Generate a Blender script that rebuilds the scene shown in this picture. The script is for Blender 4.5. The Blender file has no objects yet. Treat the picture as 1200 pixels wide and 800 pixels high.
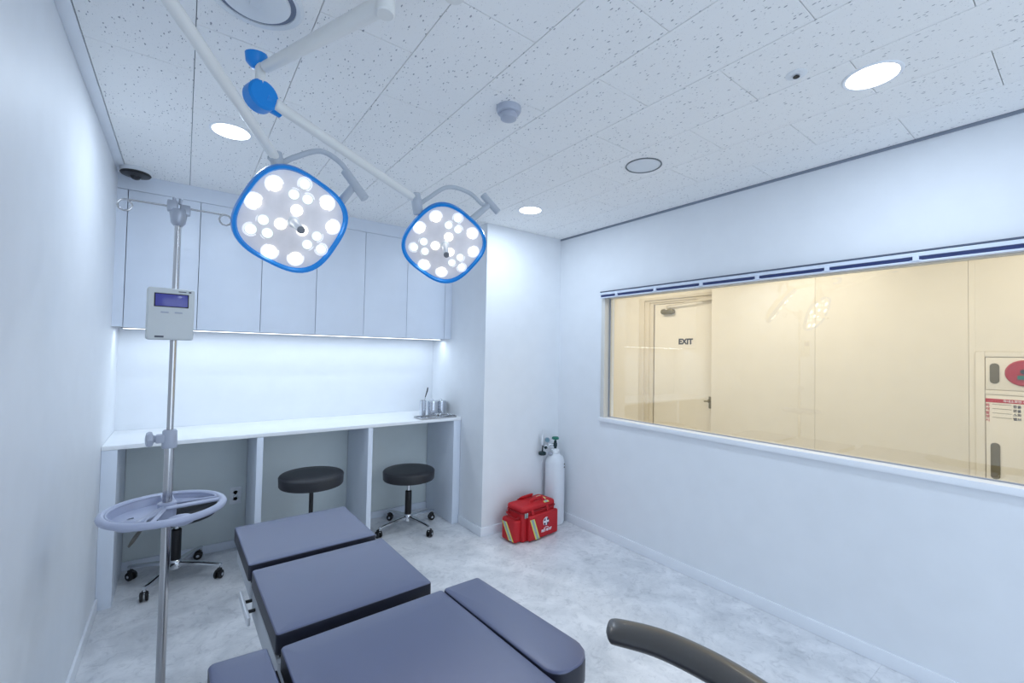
import bpy, bmesh, math, random
from mathutils import Vector, Matrix
random.seed(7)
PI = math.pi
SC = bpy.context.scene
COL = SC.collection
H = 2.456                                   # ceiling height
W = 3.032                                   # right wall

# ---------------------------------------------------------------- camera
cam_d = bpy.data.cameras.new('camera'); cam = bpy.data.objects.new('camera', cam_d); COL.objects.link(cam)
cam_d.sensor_width = 36; cam_d.lens = 515.96 / 1200 * 36; cam_d.clip_start = .02
yaw, pitch, roll = [math.radians(v) for v in (36.6903, 1.4631, 1.1134)]
fwd = Vector((math.sin(yaw)*math.cos(pitch), math.cos(yaw)*math.cos(pitch), math.sin(pitch)))
r0 = Vector((math.cos(yaw), -math.sin(yaw), 0)); u0 = r0.cross(fwd)
rt = math.cos(roll)*r0 + math.sin(roll)*u0; up = -math.sin(roll)*r0 + math.cos(roll)*u0
M = Matrix((rt, up, -fwd)).transposed().to_4x4(); M.translation = (.3415, 0, 1.4333)
cam.matrix_world = M
SC.camera = cam
# ---------------------------------------------------------------- world, exposure
SC.view_settings.view_transform = 'Standard'
SC.view_settings.look = 'None'
SC.view_settings.gamma = 1
SC.view_settings.exposure = 0.09
wd = bpy.data.worlds.new('world'); SC.world = wd; wd.use_nodes = True
wd.node_tree.nodes['Background'].inputs[0].default_value = (.8, .9, 1, 1)
wd.node_tree.nodes['Background'].inputs[1].default_value = .3
SC.cycles.max_bounces = 10; SC.cycles.diffuse_bounces = 6
SC.cycles.caustics_reflective = False; SC.cycles.caustics_refractive = False

# ---------------------------------------------------------------- lamps of the room and added fill lights
ROOM = (.715, .845, 1.0); WARM = (1.0, .90, .765)
def area(loc, size, power, color, sy=None, rot=(0, 0, 0), shape=None, spread=PI):
    l = bpy.data.lights.new('lamp_light', 'AREA'); l.energy = power; l.color = color
    l.shape = shape or ('RECTANGLE' if sy else 'DISK'); l.size = size; l.spread = spread
    if sy: l.size_y = sy
    o = bpy.data.objects.new('lamp_light', l); o.location = loc; o.rotation_euler = rot
    COL.objects.link(o); return o
DL = [(.491, 2.461), (2.300, 2.440), (2.302, .488)]
for (x, y), p_ in zip(DL + [(1.4, -1.0)], (5.8, 6.4, 7.0, 6.5)):  # last entry is an added, unseen lamp behind the camera, as fill
    area((x, y, H-.012), .15, p_, ROOM)
area((1.5, -1.88, 1.25), 2.2, 23, ROOM, sy=2.0, rot=(PI/2, 0, 0))      # added soft fill at the unseen front wall, evens walls and ceiling
area((1.12, 3.60, 1.535), 2.15, 4.2, (.74, .87, 1.0), sy=.03)     # strip under the wall cabinets
for y in (3.3, 1.6, -.1):
    area((4.05, y, 2.52), .5, 14.6, WARM, sy=.5)                     # corridor ceiling lights

# ---------------------------------------------------------------- materials
def s2l(c): return tuple(((v/255)/12.92 if v/255 <= .04045 else (((v/255)+.055)/1.055)**2.4) for v in c)
def mat(name, rgb, rough=.5, metal=0, noise=0, nscale=8, bump=0, bscale=60, emit=None, es=0, spec=.5, coat=0, stretch=None):
    m = bpy.data.materials.new(name); m.use_nodes = True; nt = m.node_tree; b = nt.nodes['Principled BSDF']
    c = s2l(rgb)
    b.inputs['Base Color'].default_value = (*c, 1); b.inputs['Roughness'].default_value = rough
    b.inputs['Metallic'].default_value = metal; b.inputs['Specular IOR Level'].default_value = spec
    b.inputs['Coat Weight'].default_value = coat
    if emit: b.inputs['Emission Color'].default_value = (*emit, 1); b.inputs['Emission Strength'].default_value = es
    tc = nt.nodes.new('ShaderNodeTexCoord'); src = tc.outputs['Object']
    if stretch:
        mp = nt.nodes.new('ShaderNodeMapping'); mp.inputs['Scale'].default_value = stretch
        nt.links.new(src, mp.inputs[0]); src = mp.outputs[0]
    n = nt.nodes.new('ShaderNodeTexNoise'); n.inputs['Scale'].default_value = nscale; n.inputs['Detail'].default_value = 5
    nt.links.new(src, n.inputs['Vector'])
    r = nt.nodes.new('ShaderNodeValToRGB')
    k = max(noise, .015)
    r.color_ramp.elements[0].position = .3; r.color_ramp.elements[1].position = .7
    r.color_ramp.elements[0].color = (*[v*(1-k) for v in c], 1); r.color_ramp.elements[1].color = (*[min(1, v*(1+k)) for v in c], 1)
    nt.links.new(n.outputs['Fac'], r.inputs[0]); nt.links.new(r.outputs[0], b.inputs['Base Color'])
    if bump:
        n2 = nt.nodes.new('ShaderNodeTexNoise'); n2.inputs['Scale'].default_value = bscale; n2.inputs['Detail'].default_value = 3
        nt.links.new(src, n2.inputs['Vector'])
        bp = nt.nodes.new('ShaderNodeBump'); bp.inputs['Strength'].default_value = bump; bp.inputs['Distance'].default_value = .002
        nt.links.new(n2.outputs['Fac'], bp.inputs['Height']); nt.links.new(bp.outputs[0], b.inputs['Normal'])
    return m
def emis(name, rgb, st):
    m = bpy.data.materials.new(name); m.use_nodes = True; nt = m.node_tree; nt.nodes.clear()
    e = nt.nodes.new('ShaderNodeEmission'); e.inputs[0].default_value = (*rgb, 1); e.inputs[1].default_value = st
    o = nt.nodes.new('ShaderNodeOutputMaterial'); nt.links.new(e.outputs[0], o.inputs[0]); return m
def glass(name, tint, f0=.10, fmax=.8):
    m = bpy.data.materials.new(name); m.use_nodes = True; nt = m.node_tree; nt.nodes.clear()
    t = nt.nodes.new('ShaderNodeBsdfTransparent'); t.inputs[0].default_value = (*tint, 1)
    g = nt.nodes.new('ShaderNodeBsdfGlossy'); g.inputs['Roughness'].default_value = 0
    lw = nt.nodes.new('ShaderNodeLayerWeight'); pw = nt.nodes.new('ShaderNodeMath'); pw.operation = 'POWER'; pw.inputs[1].default_value = 5
    nt.links.new(lw.outputs['Facing'], pw.inputs[0])
    ma = nt.nodes.new('ShaderNodeMath'); ma.operation = 'MULTIPLY_ADD'; ma.inputs[1].default_value = fmax; ma.inputs[2].default_value = f0
    nt.links.new(pw.outputs[0], ma.inputs[0])
    mx = nt.nodes.new('ShaderNodeMixShader'); o = nt.nodes.new('ShaderNodeOutputMaterial')
    nt.links.new(ma.outputs[0], mx.inputs[0]); nt.links.new(t.outputs[0], mx.inputs[1]); nt.links.new(g.outputs[0], mx.inputs[2])
    nt.links.new(mx.outputs[0], o.inputs[0]); return m

wall_m = mat('wall_paint', (231, 234, 238), .55, noise=.01, bump=.05, bscale=300)
trim_m = mat('white_trim', (236, 239, 244), .4)
cab_m = mat('cabinet_laminate', (222, 229, 240), .38)
top_m = mat('worktop_laminate', (244, 246, 248), .3)
back_m = mat('back_panel_laminate', (216, 224, 224), .5)
cor_m = mat('corridor_paint', (238, 231, 214), .45)
cor2_m = mat('corridor_trim', (222, 212, 190), .5)
leath = mat('navy_vinyl', (54, 65, 108), .5, bump=.10, bscale=500, noise=.03, spec=.9, coat=1)
leath.node_tree.nodes['Principled BSDF'].inputs['Coat Roughness'].default_value = .38
side_shade = mat('shaded_side_vinyl', (34, 36, 50), .45, bump=.1, bscale=400)  # darker vinyl for the cushion sides, shade put into the colour
blackv = mat('black_vinyl', (38, 39, 44), .45, bump=.2, bscale=400)
blackp = mat('black_plastic', (20, 20, 23), .4)
rubber = mat('black_rubber', (16, 16, 18), .6)
chrome = mat('chrome', (215, 218, 222), .12, metal=1)
steel = mat('brushed_steel', (188, 188, 190), .17, metal=1, stretch=(1, 1, .05), noise=.05, nscale=60)
alu = mat('satin_aluminium', (168, 173, 184), .4, metal=.6)
railm = mat('polished_rail', (226, 228, 232), .3, metal=.35)
framem = mat('light_grey_enamel', (196, 200, 206), .45)
lampw = mat('lamp_arm_enamel', (230, 230, 227), .3)
lampg = mat('lamp_joint_grey', (186, 192, 200), .4)
blue = mat('signal_blue_plastic', (0, 136, 222), .35)
face_m = mat('lamp_front_cover', (206, 205, 210), .3, noise=.10, nscale=14, emit=(.92, .90, .95), es=.16)
cup_m = mat('led_reflector_glow', (230, 230, 236), .3, emit=(.95, .95, 1.0), es=.42)
def led(name, rgb, hi, lo):
    m = emis(name, rgb, hi); nt = m.node_tree; e = [n for n in nt.nodes if n.type == 'EMISSION'][0]
    lw = nt.nodes.new('ShaderNodeLayerWeight'); lw.inputs[0].default_value = .5; mr = nt.nodes.new('ShaderNodeMapRange')
    mr.inputs[1].default_value = .1; mr.inputs[2].default_value = .85; mr.inputs[3].default_value = hi; mr.inputs[4].default_value = lo
    nt.links.new(lw.outputs['Facing'], mr.inputs[0]); nt.links.new(mr.outputs[0], e.inputs[1]); return m
led_m = led('led_light', (1.0, .97, .92), 4.2, .4); ledc_m = led('cool_led_light', (.82, .93, 1.0), 1.7, .35)
dl_m = emis('downlight_diffuser', (.95, .98, 1.0), 6)
strip_m = emis('led_strip_light', (.85, .93, 1.0), 4)
darkgap = mat('dark_gap', (86, 94, 112), .8); shadowline = mat('grey_shadow_trim', (138, 146, 160), .7)
grey = mat('grey_plastic', (176, 182, 196), .4)
trayp = mat('grey_blue_tray_plastic', (172, 178, 200), .32)
whitep = mat('white_plastic', (226, 230, 234), .35)
monp = mat('pump_housing', (206, 210, 210), .4)
screen = mat('display_blue', (40, 44, 120), .15, emit=(.10, .11, .45), es=.25)
red = mat('red_nylon', (188, 16, 28), .6, bump=.3, bscale=900, noise=.04)
dred = mat('dark_red_nylon', (150, 12, 26), .65)
yel = mat('reflective_yellow', (226, 222, 110), .4); silv = mat('reflective_silver', (150, 170, 172), .35)
ink = mat('white_print', (240, 236, 240), .5); inkb = mat('black_print', (28, 26, 26), .6); inkr = mat('red_print', (190, 32, 38), .6)
green = mat('green_plastic', (20, 112, 92), .4); dgreen = mat('dark_green_plastic', (14, 44, 48), .4)
canm = mat('bright_steel', (214, 218, 226), .22, metal=.85)
cylm = mat('cylinder_enamel', (222, 226, 232), .3)
blindd = mat('navy_slat', (58, 72, 124), .45); blindw = mat('rail_enamel', (214, 222, 236), .4)
slotm = mat('olive_recess', (112, 104, 78), .6); brass = mat('aged_nickel', (140, 132, 100), .35, metal=.7)
fred = mat('alarm_red', (176, 34, 42), .35)
taupe = mat('taupe_polyurethane', (44, 42, 42), .34, bump=.04, bscale=200, coat=.2, spec=.9)
glass_m = glass('window_glass', (.97, .985, .98)); jar_m = glass('clear_jar_glass', (.9, .94, .96), .1, .6)

def floor_mat():
    m = mat('marbled_floor_vinyl', (205, 208, 214), .33); nt = m.node_tree; b = nt.nodes['Principled BSDF']
    tc = nt.nodes.new('ShaderNodeTexCoord')
    n1 = nt.nodes.new('ShaderNodeTexNoise'); n1.inputs['Scale'].default_value = 4.5; n1.inputs['Detail'].default_value = 9; n1.inputs['Roughness'].default_value = .66; n1.inputs['Distortion'].default_value = .5
    n2 = nt.nodes.new('ShaderNodeTexNoise'); n2.inputs['Scale'].default_value = 17; n2.inputs['Detail'].default_value = 7; n2.inputs['Roughness'].default_value = .7; n2.inputs['Distortion'].default_value = 1.2
    geo = nt.nodes.new('ShaderNodeNewGeometry')
    for n in (n1, n2): nt.links.new(geo.outputs['Position'], n.inputs['Vector'])
    r1 = nt.nodes.new('ShaderNodeValToRGB'); e = r1.color_ramp.elements
    e[0].position = .30; e[0].color = (*s2l((196, 199, 204)), 1); e[1].position = .62; e[1].color = (*s2l((232, 233, 236)), 1)
    r2 = nt.nodes.new('ShaderNodeValToRGB'); e = r2.color_ramp.elements
    e[0].position = .34; e[0].color = (.66, .67, .69, 1); e[1].position = .48; e[1].color = (1, 1, 1, 1)
    mx = nt.nodes.new('ShaderNodeMix'); mx.data_type = 'RGBA'; mx.blend_type = 'MULTIPLY'; mx.inputs[0].default_value = .55
    nt.links.new(n1.outputs['Fac'], r1.inputs[0]); nt.links.new(n2.outputs['Fac'], r2.inputs[0])
    nt.links.new(r1.outputs[0], mx.inputs[6]); nt.links.new(r2.outputs[0], mx.inputs[7])
    nt.links.new(mx.outputs[2], b.inputs['Base Color']); return m
floor_m = floor_mat()
def tile_mat():
    m = mat('fissured_ceiling_tile', (214, 217, 222), .85); nt = m.node_tree; b = nt.nodes['Principled BSDF']
    geo = nt.nodes.new('ShaderNodeNewGeometry'); oi = nt.nodes.new('ShaderNodeObjectInfo')
    # random offset and half-turn per tile through object position
    def spots(scale, sy, rx, lo, hi, rot):
        mp = nt.nodes.new('ShaderNodeMapping'); mp.inputs['Scale'].default_value = (scale, scale*sy, scale); mp.inputs['Rotation'].default_value = (0, 0, rot)
        nz = nt.nodes.new('ShaderNodeTexNoise'); nz.inputs['Scale'].default_value = 30; nz.inputs['Detail'].default_value = 2
        nt.links.new(geo.outputs['Position'], nz.inputs['Vector'])
        ad = nt.nodes.new('ShaderNodeVectorMath'); ad.operation = 'MULTIPLY_ADD'; ad.inputs[1].default_value = (.012, .012, .012)
        nt.links.new(nz.outputs['Color'], ad.inputs[0]); nt.links.new(geo.outputs['Position'], ad.inputs[2])
        nt.links.new(ad.outputs[0], mp.inputs[0])
        v = nt.nodes.new('ShaderNodeTexVoronoi'); v.inputs['Scale'].default_value = 1; v.inputs['Randomness'].default_value = 1
        nt.links.new(mp.outputs[0], v.inputs['Vector'])
        # per-cell size from the cell colour
        sx = nt.nodes.new('ShaderNodeSeparateColor'); nt.links.new(v.outputs['Color'], sx.inputs[0])
        mr = nt.nodes.new('ShaderNodeMapRange'); mr.inputs[1].default_value = rx; mr.inputs[2].default_value = 1; mr.inputs[3].default_value = 0; mr.inputs[4].default_value = hi
        nt.links.new(sx.outputs[0], mr.inputs[0])
        sub = nt.nodes.new('ShaderNodeMath'); sub.operation = 'SUBTRACT'
        nt.links.new(mr.outputs[0], sub.inputs[0]); nt.links.new(v.outputs['Distance'], sub.inputs[1])
        mr2 = nt.nodes.new('ShaderNodeMapRange'); mr2.inputs[1].default_value = 0; mr2.inputs[2].default_value = lo
        nt.links.new(sub.outputs[0], mr2.inputs[0]); return mr2.outputs[0]
    a = spots(95, .42, .40, .06, .28, .5); c = spots(105, .38, .45, .06, .26, -.6); d = spots(190, 1, .3, .08, .28, 0)
    m1 = nt.nodes.new('ShaderNodeMath'); m1.operation = 'MAXIMUM'; nt.links.new(a, m1.inputs[0]); nt.links.new(c, m1.inputs[1])
    hf = nt.nodes.new('ShaderNodeMath'); hf.operation = 'MULTIPLY'; hf.inputs[1].default_value = .55; nt.links.new(d, hf.inputs[0])
    m2 = nt.nodes.new('ShaderNodeMath'); m2.operation = 'MAXIMUM'; nt.links.new(m1.outputs[0], m2.inputs[0]); nt.links.new(hf.outputs[0], m2.inputs[1])
    mx = nt.nodes.new('ShaderNodeMix'); mx.data_type = 'RGBA'; mx.inputs[6].default_value = (*s2l((246, 246, 245)), 1); mx.inputs[7].default_value = (*s2l((162, 164, 170)), 1)
    nt.links.new(m2.outputs[0], mx.inputs[0]); nt.links.new(mx.outputs[2], b.inputs['Base Color'])
    bp = nt.nodes.new('ShaderNodeBump'); bp.invert = True; bp.inputs['Strength'].default_value = .4; bp.inputs['Distance'].default_value = .002
    nt.links.new(m2.outputs[0], bp.inputs['Height']); nt.links.new(bp.outputs[0], b.inputs['Normal']); return m
tile_m = tile_mat()

# ---------------------------------------------------------------- mesh helpers
def V(*a): return Vector(a)
def obj(name, bm, m, parent=None, loc=None, rot=None, smooth=40, label=None, kind=None):
    bmesh.ops.recalc_face_normals(bm, faces=bm.faces)
    me = bpy.data.meshes.new(name); bm.to_mesh(me); bm.free()
    for mm in (m if isinstance(m, (list, tuple)) else [m]): me.materials.append(mm)
    if smooth:
        me.polygons.foreach_set('use_smooth', [True]*len(me.polygons)); me.set_sharp_from_angle(angle=math.radians(smooth))
    o = bpy.data.objects.new(name, me); COL.objects.link(o)
    if parent: o.parent = parent
    if loc: o.location = loc
    if rot: o.rotation_euler = rot
    if label: o['label'] = label
    if kind: o['kind'] = kind
    return o
def tag(o, label, cat, group=None):
    o['label'] = label; o['category'] = cat
    if group: o['group'] = group
    return o
def thing(name, label, cat, loc=(0, 0, 0), rz=0, group=None):
    o = bpy.data.objects.new(name, None); o.empty_display_size = .05; COL.objects.link(o)
    o.location = loc; o.rotation_euler = (0, 0, rz); return tag(o, label, cat, group)
def struct(name, bm, m, parent=None, smooth=30):
    return obj(name, bm, m, parent, smooth=smooth, kind='structure')
def dup(root, loc=None, rz=None, label=None):
    def cp(o, par):
        c = o.copy(); COL.objects.link(c); c.parent = par
        for ch in list(o.children): cp(ch, c)
        return c
    r = cp(root, None)
    if loc is not None: r.location = loc
    if rz is not None: r.rotation_euler = (0, 0, rz)
    if label: r['label'] = label
    return r
def B(): return bmesh.new()
def box(bm, x0, x1, y0, y1, z0, z1, bev=0, mi=0):
    g = bmesh.ops.create_cube(bm, size=1)
    for v in g['verts']:
        v.co = V(x0 if v.co.x < 0 else x1, y0 if v.co.y < 0 else y1, z0 if v.co.z < 0 else z1)
    fs = list({f for v in g['verts'] for f in v.link_faces})
    for f in fs: f.material_index = mi
    if bev:
        es = list({e for v in g['verts'] for e in v.link_edges})
        bmesh.ops.bevel(bm, geom=es, offset=bev, segments=2, profile=.6, affect='EDGES')
    return bm
def rings(bm, rs, cap0=True, cap1=True, mi=0, closed=False):
    vs = [[bm.verts.new(p) for p in r] for r in rs]; n = len(rs[0])
    pairs = list(zip(vs[:-1], vs[1:])) + ([(vs[-1], vs[0])] if closed else [])
    for a, b in pairs:
        for i in range(n):
            f = bm.faces.new((a[i], a[(i+1) % n], b[(i+1) % n], b[i])); f.material_index = mi
    if not closed:
        if cap0: bm.faces.new(list(reversed(vs[0]))).material_index = mi
        if cap1: bm.faces.new(vs[-1]).material_index = mi
    return bm
def basis(d):
    d = d.normalized(); a = V(0, 0, 1) if abs(d.z) < .9 else V(1, 0, 0)
    x = a.cross(d).normalized(); return x, d.cross(x).normalized(), d
def lathe(bm, prof, c=(0, 0, 0), axis=(0, 0, 1), n=24, mi=0, cap=True):
    x, y, z = basis(V(*axis)); c = V(*c)
    rs = [[c + z*h + (x*math.cos(2*PI*i/n) + y*math.sin(2*PI*i/n))*max(r, 1e-4) for i in range(n)] for r, h in prof]
    return rings(bm, rs, cap, cap, mi)
def cyl(bm, a, b, r, r2=None, n=16, mi=0):
    a, b = V(*a), V(*b); L = (b-a).length; r2 = r if r2 is None else r2; e = min(r, r2, L)*.15
    return lathe(bm, [(r-e, 0), (r, e), (r2, L-e), (r2-e, L)], a, b-a, n, mi)
def spline(pts, k=6):
    pts = [V(*p) for p in pts]; out = []
    P = [2*pts[0]-pts[1]] + pts + [2*pts[-1]-pts[-2]]
    for i in range(1, len(P)-2):
        for j in range(k):
            t = j/k; a, b, c, d = P[i-1:i+3]
            out.append(.5*((2*b)+(c-a)*t+(2*a-5*b+4*c-d)*t*t+(3*b-a-3*c+d)*t**3))
    return out + [pts[-1]]
def tube(bm, pts, r, n=10, mi=0, closed=False, flat=1.0, up=None):
    pts = [V(*p) for p in pts]; N = len(pts); rs = []; prev = None
    rr = r if isinstance(r, (list, tuple)) else [r]*N
    for i, p in enumerate(pts):
        if closed: d = pts[(i+1) % N]-pts[i-1]
        else: d = pts[min(i+1, N-1)]-pts[max(i-1, 0)]
        d.normalize()
        if up is not None: x = V(*up).cross(d).normalized()
        elif prev is None: x = basis(d)[0]
        else: x = (prev - d*prev.dot(d)).normalized()
        prev = x; y = d.cross(x)
        rs.append([p + (x*math.cos(2*PI*k/n) + y*flat*math.sin(2*PI*k/n))*rr[i] for k in range(n)])
    return rings(bm, rs, closed=closed, mi=mi)
def round_poly(pts, rad, seg=6):
    out = []; n = len(pts)
    for i, p in enumerate(pts):
        p = V(*p); a = V(*pts[i-1]); b = V(*pts[(i+1) % n]); r = rad[i] if isinstance(rad, (list, tuple)) else rad
        u = (a-p).normalized(); v = (b-p).normalized(); ang = u.angle(v); t = r/math.tan(ang/2)
        p0 = p+u*t; p1 = p+v*t; c = p + (u+v).normalized()*(r/math.sin(ang/2))
        a0 = p0-c; a1 = p1-c
        for k in range(seg+1):
            s = k/seg; w = a0.lerp(a1, s)
            out.append(c + w.normalized()*r)
    return out
def pad(bm, out, z0, z1, r, crown=.0, seg=4, r0=None, mi=0):
    """cushion: outline (2D, ccw) extruded from z0 to z1 with rolled edges"""
    n = len(out); r0 = r if r0 is None else r0; nm = []
    for i in range(n):
        d = (V(out[(i+1) % n][0], out[(i+1) % n][1]) - V(out[i-1][0], out[i-1][1]))
        nm.append(V(d.y, -d.x).normalized())
    def ring(inset, z): return [V(out[i][0]-nm[i].x*inset, out[i][1]-nm[i].y*inset, z) for i in range(n)]
    rs = []
    for k in range(seg+1):
        a = PI/2*k/seg; rs.append(ring(r0*(1-math.sin(a)), z0 + r0*(1-math.cos(a))))
    for k in range(seg+1):
        a = PI/2*k/seg; rs.append(ring(r*(1-math.cos(a)), z1 - r + r*math.sin(a)))
    if crown:
        c = sum((V(*p).to_2d() for p in out), V(0, 0).to_2d())/n
        for s, h in ((.85, .55), (.5, .9), (.15, 1)):
            rs.append([V(c.x+(q.x-c.x)*s, c.y+(q.y-c.y)*s, z1+crown*h) for q in ring(r, z1)])
    return rings(bm, rs, mi=mi)
def rect(x0, x1, y0, y1): return [(x0, y0), (x1, y0), (x1, y1), (x0, y1)]
def sphere(bm, c, r, n=16, m=10, sc=(1, 1, 1), mi=0):
    g = bmesh.ops.create_uvsphere(bm, u_segments=n, v_segments=m, radius=1)
    for v in g['verts']: v.co = V(c[0]+v.co.x*r*sc[0], c[1]+v.co.y*r*sc[1], c[2]+v.co.z*r*sc[2])
    for f in {f for v in g['verts'] for f in v.link_faces}: f.material_index = mi
    return bm
_fonts = {}
def text(name, s, size, m, parent, loc, rot, ext=.0006, bold=0, sx=1, align='CENTER', label=None):
    c = bpy.data.curves.new(name, 'FONT'); c.body = s; c.size = size; c.extrude = ext; c.offset = bold
    c.align_x = align; c.align_y = 'CENTER'; c.resolution_u = 2
    t = bpy.data.objects.new(name, c); COL.objects.link(t)
    dg = bpy.context.evaluated_depsgraph_get(); me = bpy.data.meshes.new_from_object(t.evaluated_get(dg))
    bpy.data.objects.remove(t); me.name = name; me.materials.clear(); me.materials.append(m)
    o = bpy.data.objects.new(name, me); COL.objects.link(o); o.parent = parent; o.location = loc; o.rotation_euler = rot; o.scale = (sx, 1, 1)
    if label: o['label'] = label
    return o
FACE_X = (PI/2, 0, -PI/2)                    # text on a wall that looks towards -X

# ================================================================ room shell
YF = -1.9
YB = 3.80; YP = 2.901; XP = 2.241
fl = struct('floor', box(B(), 0, W, YF, YB, -.06, -.004), darkgap)
def ftile(w, d):
    b = B(); box(b, 0, w, 0, d, -.004, 0); return b
# sheet floor laid in strips: joints run across the room
y = YF; k = 0
fcache = {}
ys = [YF, -.565, .635, 1.835, 3.035, YB]
for a, c in zip(ys[:-1], ys[1:]):
    g = .0004; b = B(); box(b, 0, W, a+g, c-g, -.004, 0)
    struct('floor_tile', b, floor_m, fl, smooth=0)
struct('wall_left', box(B(), -.12, 0, YF, YB+.12, 0, H+.1), wall_m)
struct('wall_back', box(B(), 0, XP, YB, YB+.12, 0, H+.1), wall_m)
struct('wall_front', box(B(), -.12, W+.12, YF-.12, YF, 0, H+.1), wall_m)
struct('wall_pillar', box(B(), XP, W, YP, YB+.12, 0, H+.1), wall_m)
WY0, WY1, WZ0, WZ1 = -.75, 2.395, .925, 1.93
b = B(); box(b, W, W+.14, YF, WY0, 0, H+.1); box(b, W, W+.14, WY1, YB+.12, 0, H+.1)
box(b, W, W+.14, WY0, WY1, 0, WZ0); box(b, W, W+.14, WY0, WY1, WZ1, H+.1)
struct('wall_right', b, wall_m)

ce = struct('ceiling', box(B(), -.12, W+.12, YF-.12, YB+.12, H+.012, H+.1), shadowline)
tcache = {}
for c in range(10):
    x0 = .0415 + .3*c; x1 = min(x0+.3, W-.008)
    off = (1.41, 1.11)[c % 2]
    js = [YF] + [off + .6*k for k in range(-8, 6) if YF+.02 < off+.6*k < YB-.01] + [YB]
    if c % 2 == 0: pass
    for a, d in zip(js[:-1], js[1:]):
        yend = d
        xlim = x1
        g = .0011
        parts = [(x0, xlim, a, yend)]
        if yend > YP and x1 > XP+.01:
            if a >= YP-.002 and x0 > XP: continue
            if x0 > XP: parts = [(x0, xlim, a, YP)]
            else: parts = [(x0, xlim, a, min(yend, YP))] if a < YP else [(x0, XP, a, yend)]
        for (p0, p1, q0, q1) in parts:
            w, h = round(p1-p0-2*g, 4), round(q1-q0-2*g, 4)
            if h < .01: continue
            key = (w, h)
            if key not in tcache:
                bm = B(); e = .0012
                rings(bm, [[V(-w/2+i, -h/2+i, z), V(w/2-i, -h/2+i, z), V(w/2-i, h/2-i, z), V(-w/2+i, h/2-i, z)] for i, z in ((0, .012), (0, e), (e, 0))])
                o = struct('ceiling_tile', bm, tile_m, ce, smooth=0); tcache[key] = o
            else:
                o = tcache[key].copy(); COL.objects.link(o); o.parent = ce
            o.location = ((p0+p1)/2, (q0+q1)/2, H)
struct('trim_1', box(B(), 0, .040, YF, YB, H-.004, H+.012, .002), trim_m)
struct('trim_2', box(B(), W-.007, W, YF, YP, H-.013, H+.004), shadowline)
def base(name, pts):
    for k, (x0, x1, y0, y1) in enumerate(pts):
        b = B(); box(b, x0, x1, y0, y1, 0, .068, .003); struct(name, b, trim_m)
base('baseboard_right', [(W-.012, W, YF, YP)]); base('baseboard_left', [(0, .012, YF, 3.243)])
base('baseboard_pillar', [(XP-.012, W-.012, YP-.012, YP)])
base('baseboard_return', [(XP-.012, XP, YP, 3.243)])

# ---------------------------------------------------------------- corridor behind the window
CX = 4.9
struct('floor.001', box(B(), W+.14, CX+.4, YF, 4.4, -.06, 0), floor_m)
struct('ceiling.001', box(B(), W+.14, CX+.4, YF, 4.4, 2.55, 2.65), cor_m)
struct('wall_corridor_end', box(B(), W+.14, CX+.4, 4.4, 4.5, 0, 2.6), cor_m)
struct('wall_corridor_start', box(B(), W+.14, CX+.4, YF-.1, YF, 0, 2.6), cor_m)
cw = struct('wall_corridor', box(B(), CX+.012, CX+.3, YF, 2.52, 0, 2.6), cor_m)
box_edges = [YF, -.50, .580, 1.549, 2.52]
for a, c in zip(box_edges[:-1], box_edges[1:]):
    b = B()
    if a == -.50:    # panel that holds the hose cabinet opening
        box(b, CX, CX+.012, .545, c-.0008, 0, 2.55, .002); box(b, CX, CX+.012, a+.0008, .545, 1.508, 2.55); box(b, CX, CX+.012, a+.0008, .545, 0, .30)
    else: box(b, CX, CX+.012, a+.0008, c-.0008, 0, 2.55, .002)
    struct('wall_panel', b, cor_m, cw)
DX = 5.0                                    # wall plane that holds the door
b = B(); box(b, DX, DX+.2, 3.53, 4.4, 0, 2.6); box(b, DX, DX+.2, 2.44, 3.53, 2.15, 2.6); box(b, DX+.1, DX+.2, 2.44, 3.53, 0, 2.2)
struct('wall_corridor_recess', b, cor_m)
door = bpy.data.objects.new('door_1', None); COL.objects.link(door); door['kind'] = 'structure'
b = B()
for (o0, o1, dx) in ((0, .075, -.012), (.075, .135, .008), (.135, .190, .022)):
    box(b, DX+dx, DX+.09, 3.53-o1, 3.53-o0, 0, 2.15-o0*.45, .002)
    box(b, DX+dx, DX+.09, 2.49, 3.53-o1, 2.15-o1*.45, 2.15-o0*.45, .002)
obj('door_frame', b, cor2_m, door)
obj('door_leaf', box(B(), DX+.028, DX+.07, 2.50, 3.325, .01, 2.060, .002), cor_m, door)
cl = obj('door_closer', pad(B(), [(p.x, p.y) for p in round_poly(rect(-.085, .085, -.032, .032), .030)], 0, .05, .010), brass, door, loc=(DX+.028, 3.13, 1.965), rot=(0, -PI/2, 0))
cl.rotation_euler = (PI/2, 0, -PI/2)
b = B(); cyl(b, (DX-.02, 3.13, 1.985), (DX-.02, 3.13, 2.035), .013); tube(b, [(DX-.02, 3.13, 2.03), (DX-.035, 2.80, 2.052)], .008); tube(b, [(DX-.035, 2.80, 2.052), (DX-.02, 2.56, 2.065)], .009)
box(b, DX-.03, DX+.028, 2.52, 2.72, 2.06, 2.085, .003); obj('closer_arm', b, cor2_m, door)
b = B(); lathe(b, [(.026, 0), (.026, .008), (.012, .012), (.010, .04)], (DX+.028, 2.60, .94), (-1, 0, 0)); tube(b, spline([(DX-.012, 2.60, .94), (DX-.018, 2.615, .94), (DX-.016, 2.645, .938)], 4), .009); 
box(b, DX+.022, DX+.029, 2.585, 2.615, .86, .99, .002)
obj('door_handle', b, brass, door)
text('lettering', 'EXIT', .088, inkb, door, (DX+.0275, 2.905, 1.600), FACE_X, bold=.0042)

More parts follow.
